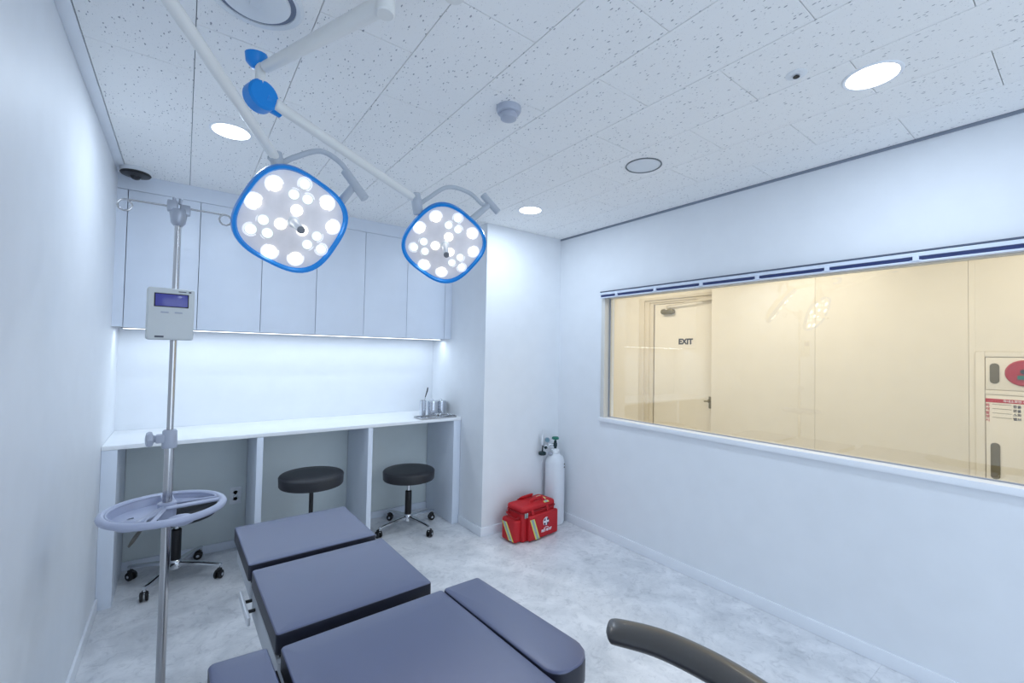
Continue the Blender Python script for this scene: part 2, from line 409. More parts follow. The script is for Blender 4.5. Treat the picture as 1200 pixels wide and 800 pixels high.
# hose cabinet let into the corridor wall
hc = thing('fire_hose_cabinet', 'cream fire hose cabinet with round red alarm and red-headed notice, set in corridor wall', 'cabinet', (CX, .03, .30))
def hb(b, y0, y1, z0, z1, x0, x1, bev=.002): box(b, x0-0, x1, y0-.03, y1-.03, z0-.30, z1-.30, bev)
b = B(); hb(b, -.48, .545, .30, 1.506, .0, .12, .002); obj('cabinet_frame', b, cor2_m, hc)
b = B(); hb(b, -.439, .499, 1.470, 1.506, -.012, 0, .003); hb(b, .500, .545, .30, 1.506, -.012, 0, .003); hb(b, -.439, .499, 1.207, 1.237, -.010, 0, .003); hb(b, -.48, -.44, .3, 1.506, -.012, 0, .003)
obj('cabinet_trim', b, cor_m, hc)
b = B(); hb(b, -.435, .496, 1.241, 1.466, -.009, 0, .003); ud = obj('alarm_panel', b, cor_m, hc)
b = B(); hb(b, -.435, .496, .32, 1.203, -.009, 0, .003); ld = obj('cabinet_door', b, cor_m, hc)
def slot(par, yc, z0, z1):
    out = round_poly([(-.023, -(z1-z0)/2), (.023, -(z1-z0)/2), (.023, (z1-z0)/2), (-.023, (z1-z0)/2)], .0225)
    b = B(); pad(b, [(p.x, p.y) for p in out], 0, .004, .0015); obj('slot_handle', b, slotm, par, loc=(-.009, yc-.03, (z0+z1)/2-.30), rot=FACE_X, label='olive slot-shaped pull')
slot(ud, .453, 1.283, 1.425); slot(ld, .452, .62, .872)
b = B(); lathe(b, [(.088, 0), (.088, .006), (.080, .012), (.060, .010), (.035, .016), (.0, .018)], (-.009, .317-.03, 1.361-.30), (-1, 0, 0), 32); obj('alarm_disc', b, fred, ud, label='round red alarm disc')
b = B(); lathe(b, [(.016, 0), (.016, .012), (.008, .016)], (-.022, .318-.03, 1.372-.30), (-1, 0, 0), 16); obj('alarm_lamp', b, inkb, ud)
b = B(); box(b, -.030, -.020, .290-.03, .346-.03, 1.318-.30, 1.345-.30, .002); obj('alarm_label', b, green, ud)
b = B(); box(b, -.0105, -.009, .14-.03, .497-.03, 1.152-.30, 1.178-.30); obj('notice_header', b, inkr, ld, label='red header strip of notice')
text('lettering', '옥내소화전 사용방법', .0185, ink, ld, (-.0108, .335-.03, 1.165-.30), FACE_X, bold=.0004)
for k, ch in enumerate('화재발생시'):
    text('lettering', ch, .023, inkr, ld, (-.0095, .487-.03, 1.130-.30-.026*k), FACE_X, bold=.0004)
for k, ch in enumerate(('함을', '문을', '소화', '밸브')):
    text('lettering', ch, .021, inkb, ld, (-.0095, .350-.03, 1.130-.30-.028*k), FACE_X, bold=.0004)
for k in range(4):
    b = B(); box(b, -.0100, -.009, .375-.03, .465-.03, 1.138-.30-.03*k, 1.1405-.30-.03*k); obj('printed_line', b, slotm, ld)

# ---------------------------------------------------------------- window
win = bpy.data.objects.new('window_1', None); COL.objects.link(win); win['kind'] = 'structure'
b = B(); box(b, W-.022, W+.10, WY0, WY1+.018, WZ0-.022, WZ0+.010, .004); obj('window_sill', b, trim_m, win)
b = B(); box(b, W-.006, W+.085, WY1-.024, WY1+.012, WZ0+.01, WZ1-.01, .003); box(b, W-.006, W+.085, WY0, WY0+.04, WZ0+.01, WZ1-.01, .003); box(b, W+.02, W+.085, WY0+.04, WY1-.024, WZ1-.05, WZ1-.01)
obj('window_frame', b, mat('window_frame_enamel', (214, 212, 206), .4), win)
b = B(); box(b, W+.050, W+.056, WY1-.036, WY1-.024, WZ0+.01, WZ1-.03); box(b, W+.05, W+.056, WY0, WY1-.03, WZ0+.01, WZ0+.016); obj('glazing_bead', b, alu, win)
b = B(); box(b, W+.057, W+.065, WY0+.04, WY1-.024, WZ0+.010, WZ1-.012); gl = obj('window_pane', b, glass_m, win, smooth=0)

bh = thing('blind_headrail', 'white blind headrail with raised navy slats along the top of window', 'blind', (W-.004, 1.0, 1.93))
y0, y1 = -.75-1.0, 2.396-1.0
b = B(); box(b, -.034, .0, y0, y1, -.004, 0.004, .001); obj('top_channel', b, darkgap, bh)
b = B(); box(b, -.032, 0, y0, y1, -.024, -.005, .002); obj('headrail', b, blindw, bh)
b = B(); [box(b, -.030, -.002, y0+.01, y1-.005, -.040+.004*k-.001, -.040+.004*k+.0016) for k in range(4)]; obj('slat_stack', b, blindd, bh)
b = B(); box(b, -.033, 0, y0, y1-.002, -.051, -.042, .002); obj('bottom_rail', b, blindw, bh)
for k in range(9):
    yy = 2.231-1.0-.3455*k; b = B(); box(b, -.037, -.001, yy-.011, yy+.011, -.046, -.020, .002); box(b, -.036, -.001, yy-.02, yy+.02, -.046, -.041, .001); obj('bracket', b, blindw, bh)

# ---------------------------------------------------------------- wall cabinets
YC = 3.452; ZC = 1.544; ZT = 2.358
bl = B(); box(bl, 0, .0478, YC+.002, YC+.02, ZC, ZT+.0); struct('trim_3', bl, cab_m)
b = B(); box(b, 0, XP, YC+.004, YB, ZT+.003, H, 0); struct('trim_4', b, cab_m)
b = B(); box(b, 2.1735, XP, YC+.002, YC+.02, ZC, ZT); struct('trim_5', b, cab_m)
names = ['leftmost white wall cabinet, two plain doors, beside left wall', 'middle white wall cabinet of three, two plain doors, behind larger lamp head', 'rightmost white wall cabinet, two plain doors, next to pillar']
for u in range(3):
    x0 = .0498+.7072*u; t = thing('wall_cabinet', names[u], 'cabinet', (x0, YC, ZC), 0, 'white wall cabinets over the desk')
    b = B(); w = .7072
    box(b, .001, .018, .020, YB-YC-.001, .002, ZT-ZC); box(b, w-.018, w-.001, .020, YB-YC-.001, .002, ZT-ZC); box(b, .018, w-.018, .020, YB-YC-.001, .002, .020)
    box(b, .018, w-.018, .02, YB-YC-.001, ZT-ZC-.018, ZT-ZC); box(b, .018, w-.018, YB-YC-.02, YB-YC-.001, .02, ZT-ZC-.018); box(b, .018, w-.018, .03, YB-YC-.02, .4, .418)
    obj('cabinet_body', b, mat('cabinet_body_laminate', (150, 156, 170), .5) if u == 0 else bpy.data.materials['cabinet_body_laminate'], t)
    for k in range(2):
        b = B(); box(b, .3536*k+.0016, .3536*(k+1)-.0016, 0, .018, -.004, ZT-ZC, .001); obj('door', b, cab_m, t)
t = thing('led_strip_lamp', 'glowing strip lamp fixed under the wall cabinets', 'lamp', (1.12, 3.60, ZC-.0))
b = B(); box(b, -1.09, 1.10, -.012, .012, -.006, -.001, .001); obj('housing', b, alu, t)
b = B(); box(b, -1.08, 1.09, -.008, .008, -.0085, -.006); obj('diffuser', b, strip_m, t)

# ---------------------------------------------------------------- desk along the back wall
YD = 3.244
wt = obj('worktop', box(B(), 0.001, XP-.001, YD, YB-.001, .858, .882, .002), top_m)
tag(wt, 'long white worktop running along the back wall under the cabinets', 'worktop')
db = thing('desk_base', 'white desk base with three open knee spaces under the worktop', 'desk', (0, YD, 0))
for (a, c) in ((.001, .067), (.738, .774), (1.455, 1.489), (2.172, 2.238)):
    b = B(); box(b, a, c, .003, YB-YD-.06, 0, .857, .0015); obj('side_panel', b, cab_m, db)
for (a, c) in ((.068, .737), (.775, 1.454), (1.490, 2.171)):
    b = B(); box(b, a, c, .496, .51, 0.0, .857, .001); obj('back_panel', b, back_m, db)
    b = B(); box(b, a, c, .482, .4955, 0.0, .055, .001); obj('plinth', b, cab_m, db)
t = thing('wall_outlet', 'small white double power socket on the back panel, left knee space', 'outlet', (.672, 3.739, .371))
b = B(); box(b, -.036, .036, -.008, 0, -.06, .06, .003); obj('cover_plate', b, whitep, t)
for z in (-.022, .022):
    b = B(); lathe(b, [(.019, 0), (.019, .002), (.014, .002), (.013, 0)], (0, -.008, z), (0, -1, 0), 20); s_ = obj('socket', b, whitep, t)
    b = B(); [lathe(b, [(.003, 0), (.003, .001)], (dx, -.0085, z), (0, -1, 0), 8) for dx in (-.007, .007)]; obj('pin_hole', b, blackp, s_)

# things on the worktop
ZW = .882
t = thing('instrument_tray', 'flat steel tray of small instruments at right end of worktop', 'tray', (2.045, 3.335, ZW))
b = B(); pad(b, [(p.x, p.y) for p in round_poly(rect(-.165, .165, -.075, .075), .02)], 0, .006, .002)
out = round_poly(rect(-.165, .165, -.075, .075), .02); tube(b, [V(p.x, p.y, .008) for p in out], .004, closed=True, n=8)
obj('tray_body', b, steel, t)
def scissors(loc, rz, label):
    t = thing('scissors', label, 'scissors', loc, rz)
    for s in (-1, 1):
        b = B(); tube(b, [(s*.012, -.05, .004), (s*.003, 0, .004), (-s*.004, .055, .004)], [.004, .004, .0015], n=8)
        tube(b, [(s*.022+.014*math.cos(a*PI/6), -.062+.016*math.sin(a*PI/6), .004) for a in range(12)], .0028, closed=True, n=6); obj('blade', b, chrome, t)
scissors((1.985, 3.31, ZW+.008), 1.2, 'small steel scissors at left end of the instrument tray')
scissors((2.135, 3.32, ZW+.008), 1.9, 'small steel scissors at right end of the instrument tray')
b = B(); lathe(b, [(.012, 0), (.026, .004), (.032, .022), (.034, .024), (.030, .022), (.024, .006), (.0, .005)], n=24)
tag(obj('steel_bowl', b, chrome, None, loc=(2.062, 3.315, ZW+.0065)), 'little steel bowl in the middle of the instrument tray', 'bowl')
t = thing('forceps_jar', 'slim tall jar standing left of the steel canisters', 'jar', (1.985, 3.455, ZW))
b = B(); lathe(b, [(.0, 0), (.026, 0), (.026, .132), (.023, .132), (.023, .006), (.0, .006)], n=24, cap=False); obj('jar_body', b, canm, t)
b = B(); box(b, -.016, -.006, -.0275, -.0255, .02, .125); obj('label_strip', b, grey, t)
t = thing('forceps', 'long forceps with dark handle standing in the slim jar', 'forceps', (1.993, 3.455, ZW+.008))
b = B(); tube(b, [(-.006, 0, 0), (.004, 0, .10), (.012, 0, .15)], .003); obj('shaft', b, steel, t)
b = B(); tube(b, [(.012, 0, .15), (.030, 0, .205), (.034, 0, .232)], [.0035, .006, .005]); obj('grip', b, blackp, t, label='black grip')
for (x, yy, r, h, lb) in ((2.083, 3.47, .050, .120, 'wider steel canister behind the instrument tray, left of its pair'), (2.180, 3.50, .042, .115, 'narrower steel canister closest to the pillar')):
    t = thing('steel_canister', lb, 'canister', (x, yy, ZW))
    b = B(); lathe(b, [(r-.003, 0), (r, .003), (r, h-.006), (r-.002, h-.004)], n=32); obj('canister_body', b, canm, t)
    b = B(); lathe(b, [(r+.002, h-.006), (r+.002, h+.002), (r-.004, h+.005), (.008, h+.007), (.006, h+.016), (.003, h+.018)], n=32); obj('lid', b, chrome, t)

# ---------------------------------------------------------------- stools
def make_stool(name, label, zs, rs, lever=False, dark=False):
    t = thing(name, label, 'stool', (0, 0, 0), 0)
    b = B(); lathe(b, [(rs-.02, zs-.078), (rs-.005, zs-.075), (rs, zs-.068), (rs+.002, zs-.014), (rs-.001, zs-.007), (rs-.008, zs-.002), (rs*.6, zs), (.0, zs+.001)], n=40); st = obj('seat', b, blackv, t)
    b = B(); tube(b, [(rs*math.cos(a*PI/20), rs*math.sin(a*PI/20), zs-.014) for a in range(40)], .0028, closed=True, n=6); obj('piping', b, blackv, st)
    b = B(); lathe(b, [(.075, zs-.082), (.075, zs-.070)], n=20); box(b, -.05, .05, -.04, .04, zs-.10, zs-.08, .004); obj('seat_plate', b, blackp, t)
    b = B(); cyl(b, (0, 0, .30), (0, 0, zs-.08), .0135); obj('gas_lift', b, blackp if dark else chrome, t)
    b = B(); lathe(b, [(.022, .11), (.026, .12), (.026, .30), (.020, .305)], n=20); obj('column_cover', b, blackp, t)
    b = B(); lathe(b, [(.020, .055), (.032, .065), (.034, .105), (.026, .118)], n=20); obj('hub', b, chrome, t)
    for k in range(4):
        a = PI/2*k; d = V(math.cos(a), math.sin(a), 0); n_ = V(-d.y, d.x, 0)
        b = B(); rs_ = []
        for s, z, w, h in ((.02, .095, .018, .024), (.12, .094, .015, .018), (.235, .084, .011, .013), (.268, .080, .010, .012)):
            c = d*s + V(0, 0, z); rs_.append([c+n_*w+V(0, 0, h/2-.004), c+n_*w*.6+V(0, 0, h/2), c-n_*w*.6+V(0, 0, h/2), c-n_*w+V(0, 0, h/2-.004), c-n_*w-V(0, 0, h/2), c+n_*w-V(0, 0, h/2)])
        rings(b, rs_); lg = obj('leg', b, chrome, t)
        b = B(); ca = a+.9*(k-1.3); w = V(-math.sin(ca), math.cos(ca), 0); f = V(math.cos(ca), math.sin(ca), 0); o = d*.262
        cyl(b, o+V(0, 0, .045), o+V(0, 0, .076), .006, n=10, mi=1)
        c = o - f*.014 + V(0, 0, .026)
        for s in (-1, 1):
            lathe(b, [(.016, -.0085), (.025, -.006), (.026, 0), (.025, .006), (.016, .0085)], c+w*s*.0125, w, 18)
            lathe(b, [(.009, 0), (.009, .0015)], c+w*s*.0212, w*s, 12, mi=1)
        tube(b, [c+V(0, 0, .020)-f*.016, c+V(0, 0, .030), c+f*.018+V(0, 0, .022)], .011, n=8)
        obj('caster', b, [rubber, chrome], t)
    if lever:
        b = B(); tube(b, spline([(-.03, 0, zs-.09), (-.10, 0, zs-.095), (-.165, -.0, zs-.11), (-.225, 0, zs-.20)], 4), [.008]*8+[.013, .021, .025, .022, .012], n=8, flat=.45); obj('height_lever', b, mat('taupe_lever', (120, 116, 108), .5), t, label='taupe paddle lever', rot=(0, 0, math.radians(-52)))
    return t
sA = make_stool('rolling_stool', 'round black rolling stool in the right knee space, chrome four-legged base in full view', .475, .203)
sA.location = (1.837, 3.37, 0); sA.rotation_euler[2] = math.radians(-76)
sB = make_stool('rolling_stool', 'round black stool in the middle knee space, thin dark column behind the treatment table', .598, .200, dark=True)
sB.location = (1.06, 3.19, 0); sB.rotation_euler[2] = .6
sC = make_stool('rolling_stool', 'round black rolling stool in the left knee space behind the drip stand tray', .455, .203, lever=True)
sC.location = (.342, 3.44, 0); sC.rotation_euler[2] = math.radians(59)
for s in (sA, sB, sC): s['group'] = 'round black stools at the desk'

# ---------------------------------------------------------------- drip stand
ST = thing('drip_stand', 'tall steel drip stand with round grey tray, in front of left desk', 'drip stand', (.311, 2.03, 0))
b = B(); cyl(b, (0, 0, .07), (0, 0, 1.10), .0145, n=24); obj('lower_pole', b, steel, ST)
b = B(); cyl(b, (0, 0, 1.09), (0, 0, 1.90), .0105, n=24); obj('upper_pole', b, steel, ST)
b = B(); lathe(b, [(.022, 1.065), (.023, 1.07), (.022, 1.125), (.018, 1.13)], n=24); box(b, -.04, .0, -.017, .017, 1.085, 1.115, .005); cl_ = obj('collar', b, grey, ST)
b = B(); lathe(b, [(.012, 0), (.014, .008), (.026, .012), (.028, .020), (.024, .028), (.010, .031)], (-.038, 0, 1.10), (-1, -.15, 0), 7); obj('clamp_knob', b, grey, cl_)
# top clamp and hooks
b = B(); lathe(b, [(.014, 1.875), (.022, 1.885), (.028, 1.925), (.026, 1.935)], n=20); box(b, -.034, -.002, -.02, .02, 1.925, 1.965, .007); box(b, .004, .036, -.016, .018, 1.918, 1.955, .007)
cyl(b, (-.012, 0, 1.96), (-.014, 0, 1.978), .006, n=10); cyl(b, (.004, 0, 1.955), (.006, 0, 1.976), .006, n=10); obj('hook_head', b, alu, ST)
def hookp(d, L, s=1, z=1.944):
    d = V(*d).normalized(); p = [d*.02+V(0, 0, z), d*(L*.6)+V(0, 0, z), d*L+V(0, 0, z)]; r = .020
    for k in range(1, 11):
        a = PI/2 - k*2*PI/10.5; p.append(d*(L+r*math.cos(a)) + V(0, 0, z-r+r*math.sin(a)))
    return p
for d, L in (((-1, .05, 0), .150), ((1, -.05, 0), .145), ((.05, 1, 0), .15)):
    b = B(); tube(b, hookp(d, L), .0034, n=8); obj('hook', b, steel, ST)
# round tray
tp = B(); N = 48; R = .172; TZ = .853
tube(tp, [(R*math.cos(2*PI*k/N), R*math.sin(2*PI*k/N), TZ) for k in range(N)], .0135, n=10, closed=True, flat=.9)
tray = obj('tray_ring', tp, trayp, ST, loc=(-.004, -.020, 0))
def arc(s, z, a0, a1, n=18, c=(0, 0)):
    return [V(c[0]+R*s*math.cos(a0+(a1-a0)*k/n), c[1]+R*s*math.sin(a0+(a1-a0)*k/n), z) for k in range(n+1)]
def basin(name, outl, depth, inset=.84):
    c_ = sum(outl, V(0, 0, 0))/len(outl); b = B()
    f = lambda t, dz: [V(c_.x+(p.x-c_.x)*t, c_.y+(p.y-c_.y)*t, p.z+dz) for p in outl]
    rings(b, [f(1.0, .001), f(.93, .001), f(inset, -depth), f(.1, -depth-.001), f(.1, -depth-.004), f(inset+.02, -depth-.004), f(1.0, -.003)], cap0=False, cap1=False); 
    bm_ = obj(name, b, trayp, tray); b = B(); tube(b, f(.96, .003), .0042, n=8, closed=True); obj('dish_rim', b, trayp, bm_ if False else tray)
    return bm_
basin('dish', arc(.94, TZ+.003, PI*.53, PI*1.40) + [V(-.030, -.060, TZ+.003), V(.012, .02, TZ+.003), V(-.004, .09, TZ+.003)], .024)
basin('dish', arc(.94, TZ+.003, .17, PI*.48, 10) + [V(.020, .06, TZ+.003), V(.03, .030, TZ+.003)], .014, .80)
for (p0, p1, w) in (((-.01, -.01), (.163, .010), .0125), ((.0, .01), (-.075, -.150), .0125), ((.0, .0), (-.035, -.165), .008), ((.005, .02), (.0, .168), .012)):
    b = B(); tube(b, [V(p0[0], p0[1], TZ+.002), V(p1[0], p1[1], TZ+.002)], w, n=10, flat=.55, up=(0, 0, 1)); obj('tray_spoke', b, trayp, tray)
b = B(); lathe(b, [(.024, TZ-.045), (.028, TZ-.03), (.028, TZ+.014), (.018, TZ+.018)], (.004, .02, 0), n=20); obj('tray_collar', b, trayp, tray)
for (dx, dy) in ((-.09, -.075), (.045, -.105)):
    b = B(); sphere(b, (dx, dy, TZ-.018), .042, sc=(1, .75, .45)); obj('cup_holder', b, trayp, tray)
# base
b = B(); lathe(b, [(.040, .045), (.042, .05), (.040, .085), (.022, .10), (.018, .13)], n=24); obj('base_hub', b, alu, ST)
for k in range(5):
    a = -PI/2 + 2*PI*k/5 ; d = V(math.cos(a), math.sin(a), 0)
    b = B(); tube(b, [d*.02+V(0, 0, .072), d*.12+V(0, 0, .070), d*.215+V(0, 0, .060)], [.014, .012, .010], n=10); obj('base_leg', b, alu, ST)
    b = B(); lathe(b, [(.013, -.010), (.024, -.008), (.025, 0), (.024, .008), (.013, .010)], d*.215+V(0, 0, .025), V(-d.y, d.x, 0), 18); cyl(b, d*.215+V(0, 0, .03), d*.215+V(0, 0, .062), .006, n=8); obj('caster', b, rubber, ST)
b = B(); cyl(b, (-.014, -.002, .215), (-.034, -.004, .213), .009, n=14); obj('lock_knob', b, rubber, ST)

# infusion controller hanging on the pole
t = thing('infusion_monitor', 'pale grey monitor box with blue display clamped to drip stand pole', 'monitor', (.300, 1.985, 1.455), math.radians(6))
out = [(p.x, p.y) for p in round_poly(rect(-.0665, .0665, 0, .182), .008)]
b = B(); pad(b, out, 0, .046, .006); obj('housing', b, monp, t, loc=(0, .022, 0), rot=(PI/2, 0, 0))
b = B(); box(b, -.045, .046, -.0262, -.0238, .118, .160, .001); sc_ = obj('display', b, screen, t)
b = B(); box(b, -.048, .049, -.0250, -.0236, .115, .163, .001); obj('display_bezel', b, inkb, t)
for x in (-.018, .021):
    b = B(); box(b, x-.011, x+.011, -.0256, -.024, .094, .099, .001); obj('button', b, grey, t)
for (x, z, w, h) in ((-.031, .011, .0125, .0032), (.030, .1715, .011, .0014), (.052, .1715, .0035, .0025)):
    b = B(); box(b, x-w, x+w, -.0248, -.0236, z-h, z+h); obj('printed_mark', b, mat('dark_grey_print', (86, 90, 100), .5) if w > .012 else bpy.data.materials['dark_grey_print'], t)
b = B(); box(b, -.006, .03,   .022, .030, .07, .12, .003); obj('pole_clamp', b, grey, t)

# ---------------------------------------------------------------- treatment table
TB = thing('treatment_table', 'padded navy treatment table in sections with side pads, in the foreground', 'table', (.806, 2.42, 0), math.radians(1.35))
# local frame: +y away from the camera, x across; pads' top at z .600
def PP(pts, rad, z0, z1, r, name, crown=.002):
    out = [(p.x, p.y) for p in round_poly(pts, rad, 5)]
    b = B(); pad(b, out, z0, z1, r, seg=4, crown=crown); b.normal_update()
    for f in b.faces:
        if abs(f.normal.z) < .45 or f.normal.z < -.5: f.material_index = 1      # cushion sides and underside: shade painted as a darker colour
    return obj(name, b, [leath, side_shade], TB, smooth=50)
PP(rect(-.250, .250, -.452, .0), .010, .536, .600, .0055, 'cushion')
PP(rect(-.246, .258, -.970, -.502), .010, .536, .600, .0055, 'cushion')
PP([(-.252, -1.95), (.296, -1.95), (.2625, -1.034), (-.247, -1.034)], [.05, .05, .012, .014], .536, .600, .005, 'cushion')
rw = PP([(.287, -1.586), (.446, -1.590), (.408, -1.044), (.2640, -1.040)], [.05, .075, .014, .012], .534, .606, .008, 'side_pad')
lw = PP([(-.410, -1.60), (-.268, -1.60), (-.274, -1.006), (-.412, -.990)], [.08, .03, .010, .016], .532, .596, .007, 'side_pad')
for s, p_, y0_, y1_ in ((1, rw, -1.5, -1.1), (-1, lw, -1.52, -1.02)):
    b = B(); box(b, min(s*.25, s*.38), max(s*.25, s*.38), y0_, y1_, .505, .531, .004); obj('pad_bracket', b, blackp, p_)
b = B(); tube(b, spline([(-.402, -1.075, .555), (-.418, -1.07, .556), (-.430, -1.085, .558), (-.436, -1.12, .558), (-.430, -1.16, .556), (-.402, -1.17, .552)], 4), .0022, n=6); obj('pull_loop', b, rubber, lw)
# piping seams of the cushions
for o, (x0, x1, y0, y1) in zip([c for c in TB.children if c.name.startswith('cushion')], ((-.250, .250, -.452, 0), (-.246, .258, -.970, -.502), (-.247, .262, -1.95, -1.034))):
    out = round_poly(rect(x0+.001, x1-.001, y0+.001, y1-.001), .012, 4)
    b = B(); box(b, x0+.012, x1-.012, y0+.012, y1-.012, .524, .5355, .002); obj('cushion_board', b, blackp, o)
b = B()
box(b, -.236, .236, -1.93, -1.02, .435, .523, .006); box(b, -.243, .249, -.985, -.51, .435, .523, .004); box(b, -.24, .24, -.45, -.03, .455, .523, .006); box(b, -.2, .2, -1.03, -.44, .46, .515, .004)
obj('table_frame', b, framem, TB)
for s in (-1, 1):
    b = B(); box(b, s*.272-.005, s*.272+.005, -.655, -.440, .478, .506, .002); rl = obj('side_rail', b, railm, TB)
    b = B(); [cyl(b, (s*.243, yy, .492), (s*.268, yy, .492), .006, n=10) for yy in (-.51, -.585)]; obj('rail_pin', b, blackp, rl)
b = B(); box(b, -.17, .17, -1.55, -1.12, .40, .455, .006); box(b, -.13, .13, -1.50, -1.17, .10, .40, .012); obj('column', b, framem, TB)
b = B(); pad(b, [(p.x, p.y) for p in round_poly(rect(-.24, .24, -1.72, -.98), .05)], .03, .10, .015); obj('base', b, framem, TB)
for x in (-.19, .19):
    for yy in (-1.66, -1.04):
        b = B(); lathe(b, [(.022, 0), (.024, .004), (.018, .03)], (x, yy, 0), n=16); obj('foot', b, rubber, TB)

# ---------------------------------------------------------------- stool with curved arm in the foreground
t = thing('arm_stool', 'glossy dark curved armrest of a stool, low in front of right wall', 'stool', (1.42, .10, 0))
path = spline([(1.2835, .800, .695), (1.300, .775, .699), (1.348, .690, .70), (1.372, .595, .70), (1.378, .49, .70), (1.360, .38, .70), (1.315, .27, .695)], 5)
n_ = len(path); ra = []
for i in range(n_):
    s = i/(n_-1); v = .043+.006*math.sin(PI*s)
    if i < 5: v *= (.22, .66, .86, .95, .99)[i]
    if i > n_-4: v *= (.97, .8, .35)[i-(n_-3)]
    ra.append(v)
off = V(-1.432, -.10, 0)
b = B(); tube(b, [p+off for p in path], ra, n=20, flat=.52, up=(0, 0, 1)); obj('armrest', b, taupe, t, smooth=80)
b = B(); tube(b, spline([(-.07, .33, .682), (-.05, .31, .62), (-.03, .20, .47), (0, .10, .44)], 5), .012, n=10); obj('arm_support', b, chrome, t)
b = B(); lathe(b, [(.16, .43), (.185, .44), (.19, .47), (.17, .492), (.0, .497)], n=36); obj('seat', b, blackv, t)
b = B(); cyl(b, (0, 0, .28), (0, 0, .43), .0135); obj('gas_lift', b, chrome, t)
b = B(); lathe(b, [(.024, .10), (.027, .11), (.027, .28), (.02, .285)], n=20); obj('column_cover', b, blackp, t)
for k in range(5):
    a = 2*PI*k/5+.3; d = V(math.cos(a), math.sin(a), 0)
    b = B(); tube(b, [d*.01+V(0, 0, .10), d*.25+V(0, 0, .072)], [.017, .011], n=10); obj('leg', b, chrome, t)
    b = B(); lathe(b, [(.013, -.014), (.024, -.010), (.025, 0), (.024, .010), (.013, .014)], d*.25+V(0, 0, .025), V(-d.y, d.x, 0), 18); cyl(b, d*.25+V(0, 0, .03), d*.25+V(0, 0, .07), .006, n=8); obj('caster', b, rubber, t)

# ---------------------------------------------------------------- surgical lamp
SL = thing('surgical_lamp', 'ceiling-hung twin surgical lamp with white arms and two blue-rimmed lit heads', 'lamp', (.865, .978, H))
O = V(.865, .978, H)
def L_(*p): return V(*p) - O
def sobj(name, bm, m, parent=SL, **k):
    return obj(name, bm, m, parent, **k)
b = B(); lathe(b, [(.11, 0), (.11, -.012), (.06, -.03), (.032, -.035), (.032, -.115), (.026, -.122)], n=32); sobj('ceiling_mount', b, lampw)
hubp = V(.865, .978, 2.375); j2 = V(.733, 1.102, 2.335); k2 = V(.515, 1.592, 2.322)
b = B(); cyl(b, L_(*hubp), L_(.733, 1.102, 2.385), .026, .024); cyl(b, L_(.733, 1.102, 2.41), L_(.733, 1.102, 2.300), .025, n=20); sobj('extension_arm', b, lampw)
b = B(); cyl(b, L_(.733, 1.102, 2.330), L_(.522, 1.578, 2.322), .024, .017, n=20); cyl(b, L_(.510, 1.60, 2.345), L_(.513, 1.605, 2.262), .015, n=16); sobj('horizontal_arm', b, lampw)
b = B(); lathe(b, [(.0, 0), (.018, .004), (.031, .020), (.032, .045), (.0, .047)], L_(.503, 1.612, 2.325), V(-.10, -.1, 1), 18); bmesh.ops.bisect_plane(b, geom=b.verts[:]+b.edges[:]+b.faces[:], plane_co=L_(.498, 1.612, 2.35), plane_no=(-.9, -.4, 0), clear_outer=False); sobj('pivot_cap', b, blue, label='blue pivot cap')
# second horizontal arm to the nearer spring arm
pv = V(.168, 1.228, 2.415)
b = B(); cyl(b, L_(.865, .978, 2.405), L_(*pv), .023, .018, n=20); cyl(b, L_(.168, 1.228, 2.44), L_(.168, 1.228, 2.37), .020, n=16); sobj('horizontal_arm', b, lampw)
def knuckle(c, d, r, name='knuckle'):
    d = d.normalized(); side = d.cross(V(0, 0, 1)).normalized(); b = B()
    c = c-O
    lathe(b, [(r-.006, -.026), (r, -.020), (r, .020), (r-.006, .026)], c, side, 28)
    tube(b, [c+d*.01-V(0, 0, .004), c+d*(r+.022)-V(0, 0, .008)], [r*.62, r*.42], n=14, flat=.9)
    return sobj(name, b, blue, label='blue spring arm knuckle')
a2s, a2e = V(.556, 1.612, 2.232), V(1.148, 1.811, 2.102)
knuckle(V(.516, 1.617, 2.243), a2e-a2s, .047)
a1s, a1e = V(.187, 1.249, 2.352), V(.586, 1.731, 2.093)
knuckle(V(.175, 1.236, 2.356), a1e-a1s, .047)
for s, e in ((a1s, a1e), (a2s, a2e)):
    b = B(); cyl(b, s-O, e-O, .0185, .0165, n=20); sobj('spring_arm', b, lampw)
